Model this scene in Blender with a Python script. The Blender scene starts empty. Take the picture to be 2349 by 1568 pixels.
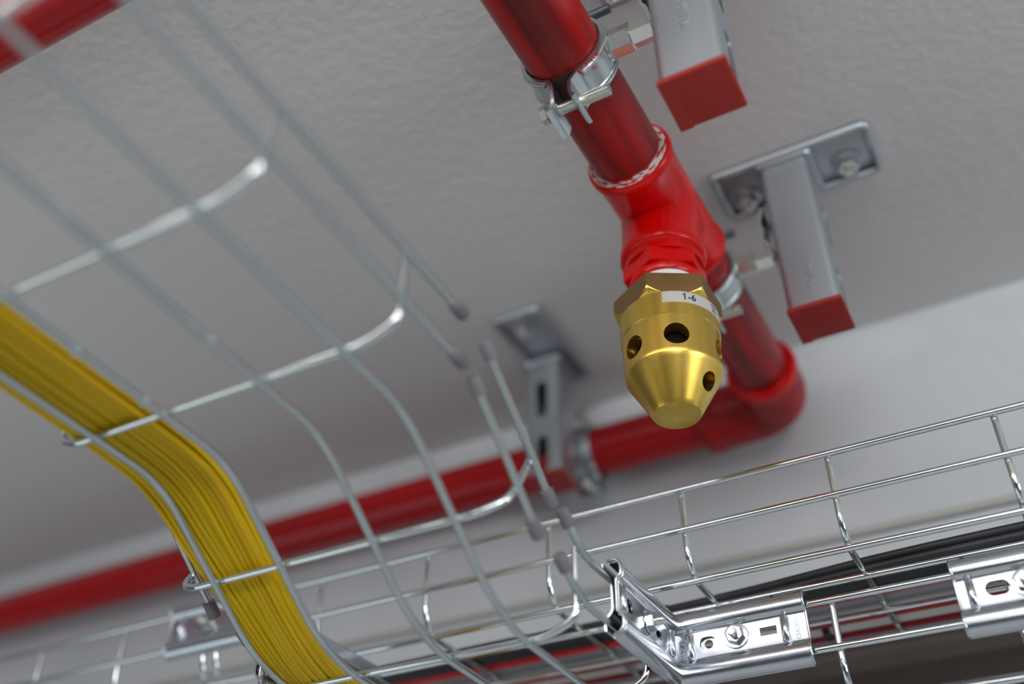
import bpy, bmesh, math, random
from mathutils import Vector, Matrix
random.seed(7)
PI = math.pi
SC = bpy.context.scene
COL = SC.collection

# ------------------------------------------------------------------ camera, world, lights, exposure
# the camera stands at the world origin and looks up towards the ceiling (z = 0.62 above the lens)
cam_d = bpy.data.cameras.new('camera'); cam = bpy.data.objects.new('camera', cam_d); COL.objects.link(cam)
R = Matrix(((0.8801, 0.4747, 0.0008), (-0.2883, 0.5359, -0.7935), (-0.3772, 0.6982, 0.6085)))  # world -> lens (x right, y down, z forward)
Rw = R.transposed()
xr, yd, zf = Rw.col[0].normalized(), Rw.col[1], Rw.col[2].normalized()
yu = (-yd - xr * (-yd).dot(xr)); yu = (yu - zf * yu.dot(zf)).normalized(); xr = yu.cross(-zf).normalized()
cam.matrix_world = Matrix((xr, yu, -zf)).transposed().to_4x4()
cam_d.sensor_width = 36.0
cam_d.lens = 2404.76 / 2349 * 36.0
cam_d.clip_start = 0.01
cam_d.dof.use_dof = True
cam_d.dof.focus_distance = 0.645
cam_d.dof.aperture_fstop = 2.2
SC.camera = cam

w = bpy.data.worlds.new('room_air'); SC.world = w; w.use_nodes = True
nt = w.node_tree; bg = nt.nodes['Background']
tc = nt.nodes.new('ShaderNodeTexCoord'); sp = nt.nodes.new('ShaderNodeSeparateXYZ'); cr = nt.nodes.new('ShaderNodeValToRGB'); mr = nt.nodes.new('ShaderNodeMapRange')
nt.links.new(tc.outputs['Generated'], sp.inputs[0]); nt.links.new(sp.outputs['Z'], mr.inputs[0]); mr.inputs[1].default_value = -1; mr.inputs[2].default_value = 1
nt.links.new(mr.outputs[0], cr.inputs[0]); nt.links.new(cr.outputs[0], bg.inputs['Color'])
e = cr.color_ramp.elements; e[0].position = 0.0; e[0].color = (0.68, 0.70, 0.71, 1); e[1].position = 0.13; e[1].color = (0.60, 0.63, 0.645, 1)
for p_, c_ in ((0.25, (0.10, 0.105, 0.12, 1)), (0.62, (0.10, 0.105, 0.12, 1)), (0.75, (0.45, 0.46, 0.48, 1))):
    x_ = cr.color_ramp.elements.new(p_); x_.color = c_
bg.inputs['Strength'].default_value = 0.70

def area(name, loc, aim, sx, sy, power, col=(1, 0.99, 0.97)):
    d = bpy.data.lights.new(name, 'AREA'); d.shape = 'RECTANGLE'; d.size = sx; d.size_y = sy; d.energy = power; d.color = col
    o = bpy.data.objects.new(name, d); COL.objects.link(o); o.location = loc
    o.rotation_euler = (Vector(aim) - Vector(loc)).to_track_quat('-Z', 'Z').to_euler(); return o
# linear ceiling lamp just behind the camera, and the next row of lamps further back in the room
area('lamp_near', (0.05, -0.30, 0.56), (0.05, 0.45, 0.38), 1.5, 0.07, 3.7, (1, 0.985, 0.96))
area('lamp_row', (0.9, -2.6, 0.40), (-0.1, 0.6, 0.42), 2.4, 0.35, 34)
area('lamp_side', (2.3, -0.2, 0.05), (0.1, 0.7, 0.45), 0.5, 1.2, 17, (0.95, 0.98, 1))
area('cool_fill_low_left', (-1.9, -0.7, -0.9), (-0.2, 0.5, 0.45), 1.1, 1.1, 4.5, (0.86, 0.96, 1))  # unseen fill light, added for the cool tone on the wires' lower left sides
SC.view_settings.view_transform = 'Standard'; SC.view_settings.look = 'None'
SC.view_settings.gamma = 1; SC.view_settings.use_curve_mapping = False
SC.view_settings.exposure = 0.0

# ------------------------------------------------------------------ materials
def mat(name, col, rough=0.5, metal=0.0, coat=0.0, spec=0.5):
    m = bpy.data.materials.new(name); m.use_nodes = True; b = m.node_tree.nodes['Principled BSDF']
    b.inputs['Base Color'].default_value = (*col, 1); b.inputs['Roughness'].default_value = rough
    b.inputs['Metallic'].default_value = metal; b.inputs['Coat Weight'].default_value = coat
    b.inputs['Specular IOR Level'].default_value = spec
    return m
def noise(m, scale, stretch=(1, 1, 1), detail=3, space='Object'):
    t = m.node_tree; c = t.nodes.new('ShaderNodeTexCoord'); mp = t.nodes.new('ShaderNodeMapping'); n = t.nodes.new('ShaderNodeTexNoise')
    mp.inputs['Scale'].default_value = stretch; n.inputs['Scale'].default_value = scale; n.inputs['Detail'].default_value = detail
    t.links.new(c.outputs[space], mp.inputs[0]); t.links.new(mp.outputs[0], n.inputs['Vector']); return n
def ramp(m, src, stops, dst='Base Color'):
    t = m.node_tree; r = t.nodes.new('ShaderNodeValToRGB'); t.links.new(src, r.inputs[0])
    el = r.color_ramp.elements; el[0].position, el[0].color = stops[0][0], (*stops[0][1], 1); el[1].position, el[1].color = stops[-1][0], (*stops[-1][1], 1)
    for p, c in stops[1:-1]: x = el.new(p); x.color = (*c, 1)
    if dst: t.links.new(r.outputs[0], t.nodes['Principled BSDF'].inputs[dst])
    return r
def bump(m, src, strength, dist):
    t = m.node_tree; b = t.nodes.new('ShaderNodeBump'); b.inputs['Strength'].default_value = strength; b.inputs['Distance'].default_value = dist
    t.links.new(src, b.inputs['Height']); t.links.new(b.outputs[0], t.nodes['Principled BSDF'].inputs['Normal'])

M = {}
M['ceiling'] = mat('ceiling_plaster', (0.62, 0.60, 0.585), 0.9)
n = noise(M['ceiling'], 120, detail=3); bump(M['ceiling'], n.outputs[0], 0.45, 0.0015)
n2 = noise(M['ceiling'], 2.2, detail=4); ramp(M['ceiling'], n2.outputs[0], [(0.35, (0.62, 0.61, 0.605)), (0.65, (0.66, 0.655, 0.65))])
M['wall'] = mat('wall_paint', (0.5, 0.5, 0.5), 0.8)
n = noise(M['wall'], 9, detail=5); ramp(M['wall'], n.outputs[0], [(0.32, (0.57, 0.60, 0.63)), (0.55, (0.62, 0.655, 0.69))])
def red(name, dark, lite, rough, stretch=(1, 1, 1), scale=30, bs=0.12):
    m = mat(name, lite, rough, 0, 0.05, 0.32)
    n = noise(m, scale, stretch, 5); ramp(m, n.outputs[0], [(0.34, dark), (0.62, lite)])
    n2 = noise(m, 260, detail=2); bump(m, n2.outputs[0], bs, 0.0004); return m
M['pipe'] = red('red_pipe_paint', (0.14, 0.006, 0.006), (0.42, 0.006, 0.005), 0.36, (1, 0.10, 1), 75)
M['pipe_x'] = red('red_pipe_paint_along', (0.34, 0.004, 0.006), (0.47, 0.005, 0.008), 0.25, (0.1, 1, 1), 25)
M['fitting'] = red('bright_red_paint', (0.56, 0.0, 0.0), (0.74, 0.001, 0.001), 0.27, (1, 1, 1), 35, 0.3)
M['fitting_dull'] = red('dull_red_paint', (0.24, 0.004, 0.004), (0.40, 0.006, 0.006), 0.38)
M['putty'] = mat('white_sealant', (0.62, 0.60, 0.58), 0.8)
n = noise(M['putty'], 170, (1, 7, 1), 5); ramp(M['putty'], n.outputs[0], [(0.45, (0.55, 0.01, 0.01)), (0.53, (0.66, 0.64, 0.62))])
def metal(name, col, rough, var=0.05, sc=60, st=(1, 1, 1)):
    m = mat(name, col, rough, 1.0); n = noise(m, sc, st, 4)
    t = m.node_tree; r = t.nodes.new('ShaderNodeMapRange'); r.inputs[3].default_value = rough - var; r.inputs[4].default_value = rough + var
    t.links.new(n.outputs[0], r.inputs[0]); t.links.new(r.outputs[0], t.nodes['Principled BSDF'].inputs['Roughness']); return m
M['wire'] = metal('galvanised_wire', (0.50, 0.555, 0.57), 0.22, 0.05)
M['wire2'] = metal('bright_galvanised_wire', (0.72, 0.77, 0.78), 0.11, 0.03)
M['zinc'] = metal('zinc_sheet', (0.56, 0.59, 0.635), 0.21, 0.05, 120)
M['steel'] = metal('dull_galvanised_steel', (0.50, 0.54, 0.58), 0.45, 0.08, 25, (1, 1, 0.2))
M['clamp'] = metal('zinc_plated_clamp', (0.60, 0.66, 0.68), 0.30, 0.08, 90)
M['bolt'] = metal('zinc_plated_bolt', (0.72, 0.74, 0.70), 0.27, 0.05, 90)
M['darkbolt'] = metal('dark_steel_rod', (0.20, 0.23, 0.25), 0.45)
M['brass'] = metal('machined_brass', (0.78, 0.54, 0.10), 0.30, 0.06, 110, (1, 1, 0.06))
ramp(M['brass'], noise(M['brass'], 90, (1, 1, 0.08), detail=4).outputs[0], [(0.3, (0.75, 0.49, 0.075)), (0.7, (0.92, 0.65, 0.16))])
M['brass_hex'] = metal('tarnished_brass', (0.37, 0.225, 0.085), 0.42, 0.06, 60, (1, 1, 0.2))
M['rubber'] = mat('brown_rubber', (0.05, 0.02, 0.02), 0.7)
M['redcap'] = mat('red_plastic', (0.34, 0.024, 0.018), 0.5, 0, 0, 0.3)
M['cap'] = mat('grey_plastic', (0.17, 0.16, 0.18), 0.55)
M['yellow'] = mat('yellow_jacket', (0.64, 0.43, 0.0), 0.45, 0, 0, 0.3)
M['yellow2'] = mat('deep_yellow_jacket', (0.60, 0.36, 0.0), 0.45, 0, 0, 0.3)
M['black'] = mat('black_jacket', (0.018, 0.019, 0.022), 0.5)
n = noise(M['black'], 60, (0.15, 1, 1)); ramp(M['black'], n.outputs[0], [(0.4, (0.012, 0.012, 0.014)), (0.7, (0.045, 0.047, 0.055))])
M['redcable'] = mat('red_jacket', (0.70, 0.008, 0.015), 0.4)
M['darkred'] = mat('dark_red_jacket', (0.34, 0.006, 0.012), 0.5)
M['greytube'] = mat('grey_conduit', (0.30, 0.30, 0.345), 0.4)
M['cream'] = mat('cream_plastic', (0.56, 0.55, 0.51), 0.5)
M['conduit'] = mat('pale_grey_plastic', (0.46, 0.46, 0.44), 0.5)
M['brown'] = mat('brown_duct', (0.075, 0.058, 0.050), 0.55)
M['sticker'] = mat('white_sticker', (0.80, 0.81, 0.84), 0.5)
M['ink'] = mat('black_print', (0.02, 0.02, 0.025), 0.6)
M['dark'] = mat('painted_hole_shade', (0.012, 0.009, 0.004), 0.9, 0, 0, 0.1)

# ------------------------------------------------------------------ mesh helpers
def V(*a): return Vector(a)
def finish(bm, name, m, parent=None, smooth=False, mats=None):
    bmesh.ops.recalc_face_normals(bm, faces=bm.faces[:])
    me = bpy.data.meshes.new(name); bm.to_mesh(me); bm.free()
    o = bpy.data.objects.new(name, me); COL.objects.link(o)
    for x in (mats or [m]): me.materials.append(x)
    if smooth:
        for p in me.polygons: p.use_smooth = True
        if smooth != 'all': me.set_sharp_from_angle(angle=math.radians(38))
    if parent: o.parent = parent
    return o
def tag(o, label=None, cat=None, group=None, kind=None):
    if label: o['label'] = label
    if cat: o['category'] = cat
    if group: o['group'] = group
    if kind: o['kind'] = kind
    return o
def thing(name, label, cat, loc=(0, 0, 0), group=None):
    o = bpy.data.objects.new(name, None); COL.objects.link(o); o.location = loc; o.empty_display_size = 0.02
    tag(o, label, cat, group); return o
def part(bm, name, m, t, smooth=False, label=None, mats=None):
    o = finish(bm, name, m, None, smooth, mats); r = t
    loc = V(0, 0, 0)
    while r is not None: loc = loc + r.location; r = r.parent
    if loc.length: o.data.transform(Matrix.Translation(-loc))
    o.parent = t
    if label: o['label'] = label
    return o
def fillet(pts, rad, n=6):
    pts = [Vector(p) for p in pts]
    if not isinstance(rad, (list, tuple)): rad = [rad] * len(pts)
    out = [pts[0]]
    for i in range(1, len(pts) - 1):
        a, b, c = pts[i - 1], pts[i], pts[i + 1]; r = rad[i]
        if r <= 0: out.append(b); continue
        u = (a - b); v = (c - b); d = min(r, u.length * 0.49, v.length * 0.49); p, q = b + u.normalized() * d, b + v.normalized() * d
        for k in range(n + 1):
            s = k / n; out.append(p * (1 - s) ** 2 + b * 2 * s * (1 - s) + q * s * s)
    out.append(pts[-1]); return out
def tube(bm, pts, r, n=10, cap=True):
    pts = [Vector(p) for p in pts]
    P = [pts[0]]
    for p in pts[1:]:
        if (p - P[-1]).length > 1e-6: P.append(p)
    rings = []; t0 = (P[1] - P[0]).normalized(); up = V(0, 0, 1) if abs(t0.z) < 0.9 else V(1, 0, 0)
    nrm = (up - t0 * up.dot(t0)).normalized()
    for i, p in enumerate(P):
        t = (P[min(i + 1, len(P) - 1)] - P[max(i - 1, 0)]).normalized()
        nrm = (nrm - t * nrm.dot(t)).normalized(); b = t.cross(nrm)
        rr = r[i] if isinstance(r, (list, tuple)) else r
        rings.append([bm.verts.new(p + nrm * rr * math.cos(2 * PI * k / n) + b * rr * math.sin(2 * PI * k / n)) for k in range(n)])
    for A, B in zip(rings, rings[1:]):
        for k in range(n): bm.faces.new((A[k], A[(k + 1) % n], B[(k + 1) % n], B[k]))
    if cap: bm.faces.new(rings[0][::-1]); bm.faces.new(rings[-1])
    return bm
def lathe(bm, o, axis, prof, n=48, e1=None, closed=False, phase=0):
    """revolve profile [(h, r)] about axis from o"""
    o = Vector(o); t = Vector(axis).normalized(); e1 = Vector(e1) if e1 else V(1, 0, 0)
    e1 = (e1 - t * e1.dot(t)).normalized(); e2 = t.cross(e1); rings = []
    for h, r in prof:
        if r < 1e-7: rings.append([bm.verts.new(o + t * h)])
        else: rings.append([bm.verts.new(o + t * h + (e1 * math.cos(a) + e2 * math.sin(a)) * r) for a in [2 * PI * k / n + phase for k in range(n)]])
    pairs = list(zip(rings, rings[1:])) + ([(rings[-1], rings[0])] if closed else [])
    for A, B in pairs:
        for k in range(n):
            k2 = (k + 1) % n
            if len(A) == 1 and len(B) == 1: continue
            if len(A) == 1: bm.faces.new((A[0], B[k2], B[k]))
            elif len(B) == 1: bm.faces.new((A[k], A[k2], B[0]))
            else: bm.faces.new((A[k], A[k2], B[k2], B[k]))
    if not closed:
        if len(rings[0]) > 1: bm.faces.new(rings[0][::-1])
        if len(rings[-1]) > 1: bm.faces.new(rings[-1])
    return bm
def box(bm, a, b, bev=0.0, seg=2, mtx=None):
    x0, y0, z0 = a; x1, y1, z1 = b
    v = [bm.verts.new(p) for p in ((x0, y0, z0), (x1, y0, z0), (x1, y1, z0), (x0, y1, z0), (x0, y0, z1), (x1, y0, z1), (x1, y1, z1), (x0, y1, z1))]
    f = [bm.faces.new([v[i] for i in q]) for q in ((0, 3, 2, 1), (4, 5, 6, 7), (0, 1, 5, 4), (1, 2, 6, 5), (2, 3, 7, 6), (3, 0, 4, 7))]
    if bev: 
        ed = list({e for q in f for e in q.edges}); r = bmesh.ops.bevel(bm, geom=ed, offset=bev, segments=seg, affect='EDGES', profile=0.5)
        v = list({x for q in r['faces'] for x in q.verts} | {x for x in v if x.is_valid})
    if mtx: bmesh.ops.transform(bm, matrix=mtx, verts=[x for x in v if x.is_valid])
    return bm
def prism(bm, outline, a, b):
    """outline: list of 3D points (planar) swept by b-a"""
    d = Vector(b) - Vector(a); A = [bm.verts.new(Vector(p)) for p in outline]; B = [bm.verts.new(Vector(p) + d) for p in outline]
    n = len(A)
    bm.faces.new(A[::-1]); bm.faces.new(B)
    for k in range(n): bm.faces.new((A[k], A[(k + 1) % n], B[(k + 1) % n], B[k]))
    return bm
def strip(pts2, th):
    """2D polyline thickened into a closed outline"""
    L, Rr = [], []
    for i, p in enumerate(pts2):
        a = pts2[max(i - 1, 0)]; c = pts2[min(i + 1, len(pts2) - 1)]
        dx, dy = c[0] - a[0], c[1] - a[1]; l = math.hypot(dx, dy) or 1; nx, ny = -dy / l, dx / l
        L.append((p[0] + nx * th / 2, p[1] + ny * th / 2)); Rr.append((p[0] - nx * th / 2, p[1] - ny * th / 2))
    return L + Rr[::-1]
def ribbon(bm, pts2, th, mapf, d):
    """thin bent sheet: 2D centre line thickened, mapped to 3D, swept by d"""
    o = strip(pts2, th); n = len(pts2); L_, R_ = o[:n], o[n:][::-1]; d = Vector(d)
    v = [[[bm.verts.new(Vector(mapf(*q)) + e) for q in side] for side in (L_, R_)] for e in (Vector((0, 0, 0)), d)]
    for k in range(n - 1):
        for e in (0, 1): bm.faces.new((v[e][0][k], v[e][0][k + 1], v[e][1][k + 1], v[e][1][k]))
        for s_ in (0, 1): bm.faces.new((v[0][s_][k], v[0][s_][k + 1], v[1][s_][k + 1], v[1][s_][k]))
    for k in (0, n - 1): bm.faces.new((v[0][0][k], v[0][1][k], v[1][1][k], v[1][0][k]))
    return bm
def fil2(pts, r, n=5):
    return [(p.x, p.y) for p in fillet([(x, y, 0) for x, y in pts], r, n)]
def cut(o, cutters, op='DIFFERENCE'):
    """boolean the cutter meshes out of o and bake the result"""
    cs = []
    for k, bm in enumerate(cutters):
        me = bpy.data.meshes.new('cutter'); bmesh.ops.recalc_face_normals(bm, faces=bm.faces[:]); bm.to_mesh(me); bm.free(); c = bpy.data.objects.new('cutter', me); COL.objects.link(c)
        md = o.modifiers.new('b', 'BOOLEAN'); md.operation = op; md.object = c; md.solver = 'EXACT'; cs.append(c)
    bpy.context.view_layer.update()
    me = bpy.data.meshes.new_from_object(o.evaluated_get(bpy.context.evaluated_depsgraph_get()))
    o.modifiers.clear(); old = o.data; o.data = me; bpy.data.meshes.remove(old)
    for c in cs: m_ = c.data; bpy.data.objects.remove(c); bpy.data.meshes.remove(m_)
def text_bm(s, size, depth, mapf, bold=0.0):
    """text laid out in x,y then mapped vertex by vertex"""
    cu = bpy.data.curves.new('t', 'FONT'); cu.body = s; cu.size = size; cu.align_x = 'CENTER'; cu.align_y = 'CENTER'; cu.extrude = depth; cu.offset = bold; cu.resolution_u = 3
    o = bpy.data.objects.new('t', cu); COL.objects.link(o); bpy.context.view_layer.update()
    me = bpy.data.meshes.new_from_object(o.evaluated_get(bpy.context.evaluated_depsgraph_get()))
    bm = bmesh.new(); bm.from_mesh(me); bpy.data.objects.remove(o); bpy.data.curves.remove(cu); bpy.data.meshes.remove(me)
    for v in bm.verts: v.co = mapf(v.co.x, v.co.y, v.co.z)
    return bm
def thread(bm, a, b, r, pitch=0.00125, n=20):
    a, b = Vector(a), Vector(b); L = (b - a).length; k = max(2, int(L / pitch)); prof = [(0, r * 0.8)]
    for i in range(k): prof += [((i + 0.15) * L / k, r * 0.86), ((i + 0.5) * L / k, r), ((i + 0.85) * L / k, r * 0.86)]
    prof += [(L, r * 0.8)]
    ax = (b - a); lathe(bm, a, ax, prof, n, e1=(0, 1, 0) if abs(ax.normalized().x) > 0.9 else (1, 0, 0)); return bm
def hexnut(bm, o, axis, r, h, phase=0.0, hole=0.0):
    c = r * 0.07; prof = [(0, r * 0.9), (c, r), (h - c, r), (h, r * 0.9)]
    ax = Vector(axis).normalized(); lathe(bm, o, ax, prof, 6, e1=(0, 1, 0) if abs(ax.x) > 0.9 else (1, 0, 0), phase=phase); return bm

# ------------------------------------------------------------------ the room
CZ, WY = 0.622, 0.852
bm = bmesh.new(); box(bm, (-3.2, -4.0, CZ), (3.2, WY + 0.1, CZ + 0.08)); tag(finish(bm, 'ceiling', M['ceiling']), kind='structure')
bm = bmesh.new(); box(bm, (-3.2, WY, -1.7), (3.2, WY + 0.1, CZ)); tag(finish(bm, 'wall_back', M['wall']), kind='structure')
bm = bmesh.new(); tube(bm, [(-1.4, WY - 0.0040, 0.4140), (1.0, WY - 0.0040, 0.4140)], 0.0034, 16)
tag(finish(bm, 'wall_conduit', M['conduit'], smooth=True), 'thin cream plastic conduit running level along the white wall behind the mesh trays', 'conduit')
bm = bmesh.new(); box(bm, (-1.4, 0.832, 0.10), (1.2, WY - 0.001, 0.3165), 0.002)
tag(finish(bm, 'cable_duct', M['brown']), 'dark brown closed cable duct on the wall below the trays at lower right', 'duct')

# ------------------------------------------------------------------ red fire pipe
PR = 0.0241
def p1(y): return V(-0.1619 + 0.00214 * (y - 0.3), y, 0.5240 + 0.0278 * (y - 0.3))
pd = (p1(1) - p1(0)).normalized()
run = thing('fire_pipe', 'painted red fire-suppression pipe run carrying the brass nozzle and turning along the wall', 'pipe', p1(0.519))
bm = bmesh.new(); tube(bm, [p1(0.16), p1(0.476)], PR, 64); part(bm, 'pipe', M['pipe'], run, True)
bm = bmesh.new(); tube(bm, [p1(0.566), p1(0.758)], PR, 48); part(bm, 'pipe', M['pipe'], run, True)
# tee: run body with rolled collars, and a branch down
NA = V(-0.0159, -0.0168, -1).normalized(); NO = V(-0.1618, 0.5189, 0.53)
def teebm():
    bm = bmesh.new(); o = p1(0.519); L = 0.0575
    prof = [(-L, 0.0246), (-L, 0.0284), (-L + 0.0025, 0.0300), (-L + 0.007, 0.0300), (-L + 0.011, 0.0285), (-0.03, 0.0279), (0.03, 0.0279), (L - 0.011, 0.0285), (L - 0.007, 0.0300), (L - 0.0025, 0.0300), (L, 0.0284), (L, 0.0246)]
    lathe(bm, o, pd, prof, 64); return bm
tee = part(teebm(), 'tee_fitting', M['fitting'], run, True)
bm = bmesh.new()
lathe(bm, NO, NA, [(0.0, 0.0272), (0.028, 0.0274), (0.041, 0.0276), (0.046, 0.0290), (0.0515, 0.0294), (0.0545, 0.0284), (0.0555, 0.0262), (0.0535, 0.0246), (0.045, 0.0240)], 64)
br = part(bm, 'tee_branch', M['fitting'], run, True)
# weld the branch to the run as one smooth casting
md = tee.modifiers.new('u', 'BOOLEAN'); md.operation = 'UNION'; md.object = br; md.solver = 'EXACT'
bpy.context.view_layer.update()
me = bpy.data.meshes.new_from_object(tee.evaluated_get(bpy.context.evaluated_depsgraph_get())); tee.modifiers.clear(); tee.data = me
bpy.data.objects.remove(br)
bm = bmesh.new(); bm.from_mesh(me)
vb = [e for e in bm.edges if len(e.link_faces) == 2 and e.calc_face_angle(0) > math.radians(28) and 0.500 > (e.verts[0].co.z + run.location.z) and (NO - (e.verts[0].co + run.location)).length > 0.02]
bm.free()
for p in me.polygons: p.use_smooth = True
me.set_sharp_from_angle(angle=math.radians(62))
# white sealant ring where the pipe enters the tee
bm = bmesh.new(); lathe(bm, p1(0.519 - 0.0600), pd, [(0, 0.0243), (0.0006, 0.0262), (0.0030, 0.0283), (0.0046, 0.0262), (0.005, 0.024)], 64); part(bm, 'sealant_ring', M['putty'], run, True, label='patchy white sealant ring around the pipe')
# bushing
PH = math.radians(28.5)
fr_e1 = (V(1, 0, 0) - NA * NA.x).normalized()
bm = bmesh.new(); lathe(bm, NO, NA, [(0.045, 0.0225), (0.0595, 0.0235), (0.0600, 0.0262), (0.0612, 0.0283), (0.0725, 0.0283), (0.0731, 0.0270), (0.0731, 0.0240)], 6, e1=fr_e1, phase=PH)
part(bm, 'hex_bushing', M['fitting'], run, False)
bm = bmesh.new(); lathe(bm, NO, NA, [(0.0725, 0.0245), (0.0765, 0.0245), (0.0785, 0.0232), (0.0785, 0.02)], 48); lathe(bm, NO, NA, [(0.046, 0.0235), (0.0475, 0.0262), (0.0590, 0.0266), (0.0618, 0.0264), (0.0618, 0.022)], 56); part(bm, 'bushing_collar', M['fitting'], run, True)
bm = bmesh.new(); lathe(bm, NO, NA, [(0.0775, 0.0222), (0.0835, 0.0228), (0.0885, 0.0215)], 48); part(bm, 'thread_seal', M['sticker'], run, True, label='white thread sealing tape')
# elbow and the pipe along the wall
Y2, Z2 = 0.812, p1(0.80).z
bm = bmesh.new(); ex = p1(0.8).x
ce = fillet([V(ex, 0.752, Z2 - 0.0012), V(ex, Y2, Z2), V(ex - 0.072, Y2, Z2)], 0.046, 14)
tube(bm, ce, 0.0292, 48)
part(bm, 'elbow_fitting', M['fitting_dull'], run, True)
bm = bmesh.new(); lathe(bm, V(ex, 0.748, Z2 - 0.0012), (0, 1, 0.02), [(0, 0.0250), (0.0015, 0.0300), (0.004, 0.0312), (0.010, 0.0312), (0.013, 0.0292)], 48); part(bm, 'elbow_collar', M['fitting'], run, True)
bm = bmesh.new(); lathe(bm, V(ex - 0.058, Y2, Z2), (-1, 0, 0), [(0, 0.0292), (0.003, 0.0308), (0.012, 0.0308), (0.015, 0.029), (0.0155, 0.024)], 48, e1=(0, 1, 0)); part(bm, 'elbow_collar', M['fitting_dull'], run, True)
bm = bmesh.new(); tube(bm, [(ex - 0.06, Y2, Z2), (-1.75, Y2 + 0.004, Z2)], PR - 0.0005, 48); part(bm, 'pipe', M['pipe_x'], run, True)
# second pipe, upper left
bm = bmesh.new(); tube(bm, [(-1.6, 0.1895, 0.530), (-0.188, 0.1895, 0.530)], 0.0241, 48)
t3 = thing('branch_pipe', 'red pipe crossing the upper left corner under the ceiling, behind blurred tray wires', 'pipe', (-0.6, 0.191, 0.530))
part(bm, 'pipe', M['pipe_x'], t3, True)
bm = bmesh.new(); lathe(bm, (-0.215, 0.191, 0.530), (1, 0, 0), [(0, 0.0245), (0.001, 0.029), (0.025, 0.029), (0.026, 0.0245)], 40, e1=(0, 1, 0)); part(bm, 'pipe_collar', M['fitting'], t3, True)

# ------------------------------------------------------------------ brass nozzle
nz = thing('spray_nozzle', 'brass extinguishing nozzle with drilled holes and a 1-6 sticker, hanging under the red tee', 'nozzle', NO + NA * 0.0886)
e1 = fr_e1; e2 = NA.cross(e1)          # lathe frame; camera-facing side is -Y = e2 side
def npt(h, r, ang):                     # ang: 0 = +x, 90 = towards the camera side
    f = -1 if e2.y > 0 else 1
    return NO + NA * h + (e1 * math.cos(ang) + e2 * f * math.sin(ang)) * r
PHs = PH if e2.y > 0 else -PH
bm = bmesh.new()
lathe(bm, NO, NA, [(0.084, 0.0170), (0.0886, 0.0225), (0.0886, 0.0330), (0.0898, 0.0354), (0.1055, 0.0354), (0.1055, 0.0170)], 6, e1=e1, phase=PHs, closed=True)
hexc = part(bm, 'hex_collar', M['brass_hex'], nz, False, label='darker tarnished brass hexagonal collar', mats=[M['brass_hex'], M['brass']])
cc = bmesh.new(); lathe(cc, NO - nz.location, NA, [(0.080, 0.0), (0.080, 0.050), (0.0910, 0.0415), (0.1075, 0.0305), (0.1075, 0.0)], 96, e1=e1)
hexc.parent = None; cut(hexc, [cc], 'INTERSECT'); hexc.parent = nz
if len(hexc.data.materials) < 2: hexc.data.materials.append(M['brass'])
for p in hexc.data.polygons:
    c_ = (p.center + nz.location - NO).dot(NA); d_ = abs(p.normal.dot(NA)); p.material_index = 1 if (d_ > 0.25 and c_ > 0.095) else 0; p.use_smooth = p.material_index == 1 and d_ < 0.9
bm = bmesh.new()
lathe(bm, NO, NA, [(0.1045, 0.0300), (0.1052, 0.0314), (0.1057, 0.0318), (0.1120, 0.0318), (0.1225, 0.0318), (0.1230, 0.0314), *[(0.1230 + 0.0270 * k / 14, 0.0314 - 0.0010 * k / 14) for k in range(1, 15)], (0.1512, 0.0300), *[(0.1512 + 0.0266 * k / 12, 0.0300 - 0.0149 * k / 12) for k in range(1, 12)], (0.1778, 0.0151), (0.1783, 0.0147), (0.1783, 0.0),],
      96, e1=e1)
body = part(bm, 'nozzle_body', M['brass'], nz, True)
hol = []
def hole(h, ang, r, depth=0.014, tilt=0.0, rr=0.0312):
    a = math.radians(ang); s = npt(h, rr + 0.006, a); c = npt(h, 0, a); d = (c - s).normalized(); d = (d + NA * (-tilt)).normalized(); b_ = bmesh.new(); tube(b_, [s, s + d * (0.006 + depth)], r, 40); hol.append(b_)
for k in range(6): hole(0.1385, 64 + 56.5 * k if k < 2 else 64 + 56.5 * k, 0.0078)
hole(0.1385, -5, 0.0078)
hol = hol[:3] + hol[-1:]
hole(0.1655, 9, 0.0062, 0.012, 0.55, 0.0232); hole(0.1655, 190, 0.0062, 0.012, 0.55, 0.0232)
chm = bmesh.new(); lathe(chm, NO, NA, [(0.106, 0.0), (0.106, 0.0225), (0.148, 0.0225), (0.160, 0.015), (0.160, 0.0)], 48, e1=e1)
cut(body, [chm] + hol)
me = body.data
body.location = (0, 0, 0)
for p in me.polygons: p.use_smooth = True
me.set_sharp_from_angle(angle=math.radians(20))
for p in me.polygons:
    if abs(p.normal.dot(NA)) > 0.985: p.use_smooth = False
bm = bmesh.new(); lathe(bm, NO, NA, [(0.1065, 0.0), (0.1065, 0.0205), (0.147, 0.0205), (0.158, 0.0145), (0.158, 0.0)], 40, e1=e1); part(bm, 'hole_shade_core', M['dark'], nz, True, label='near-black core painting the shade seen through the drilled holes')  # solid core whose near-black colour stands for the shade in the hollow body
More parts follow.
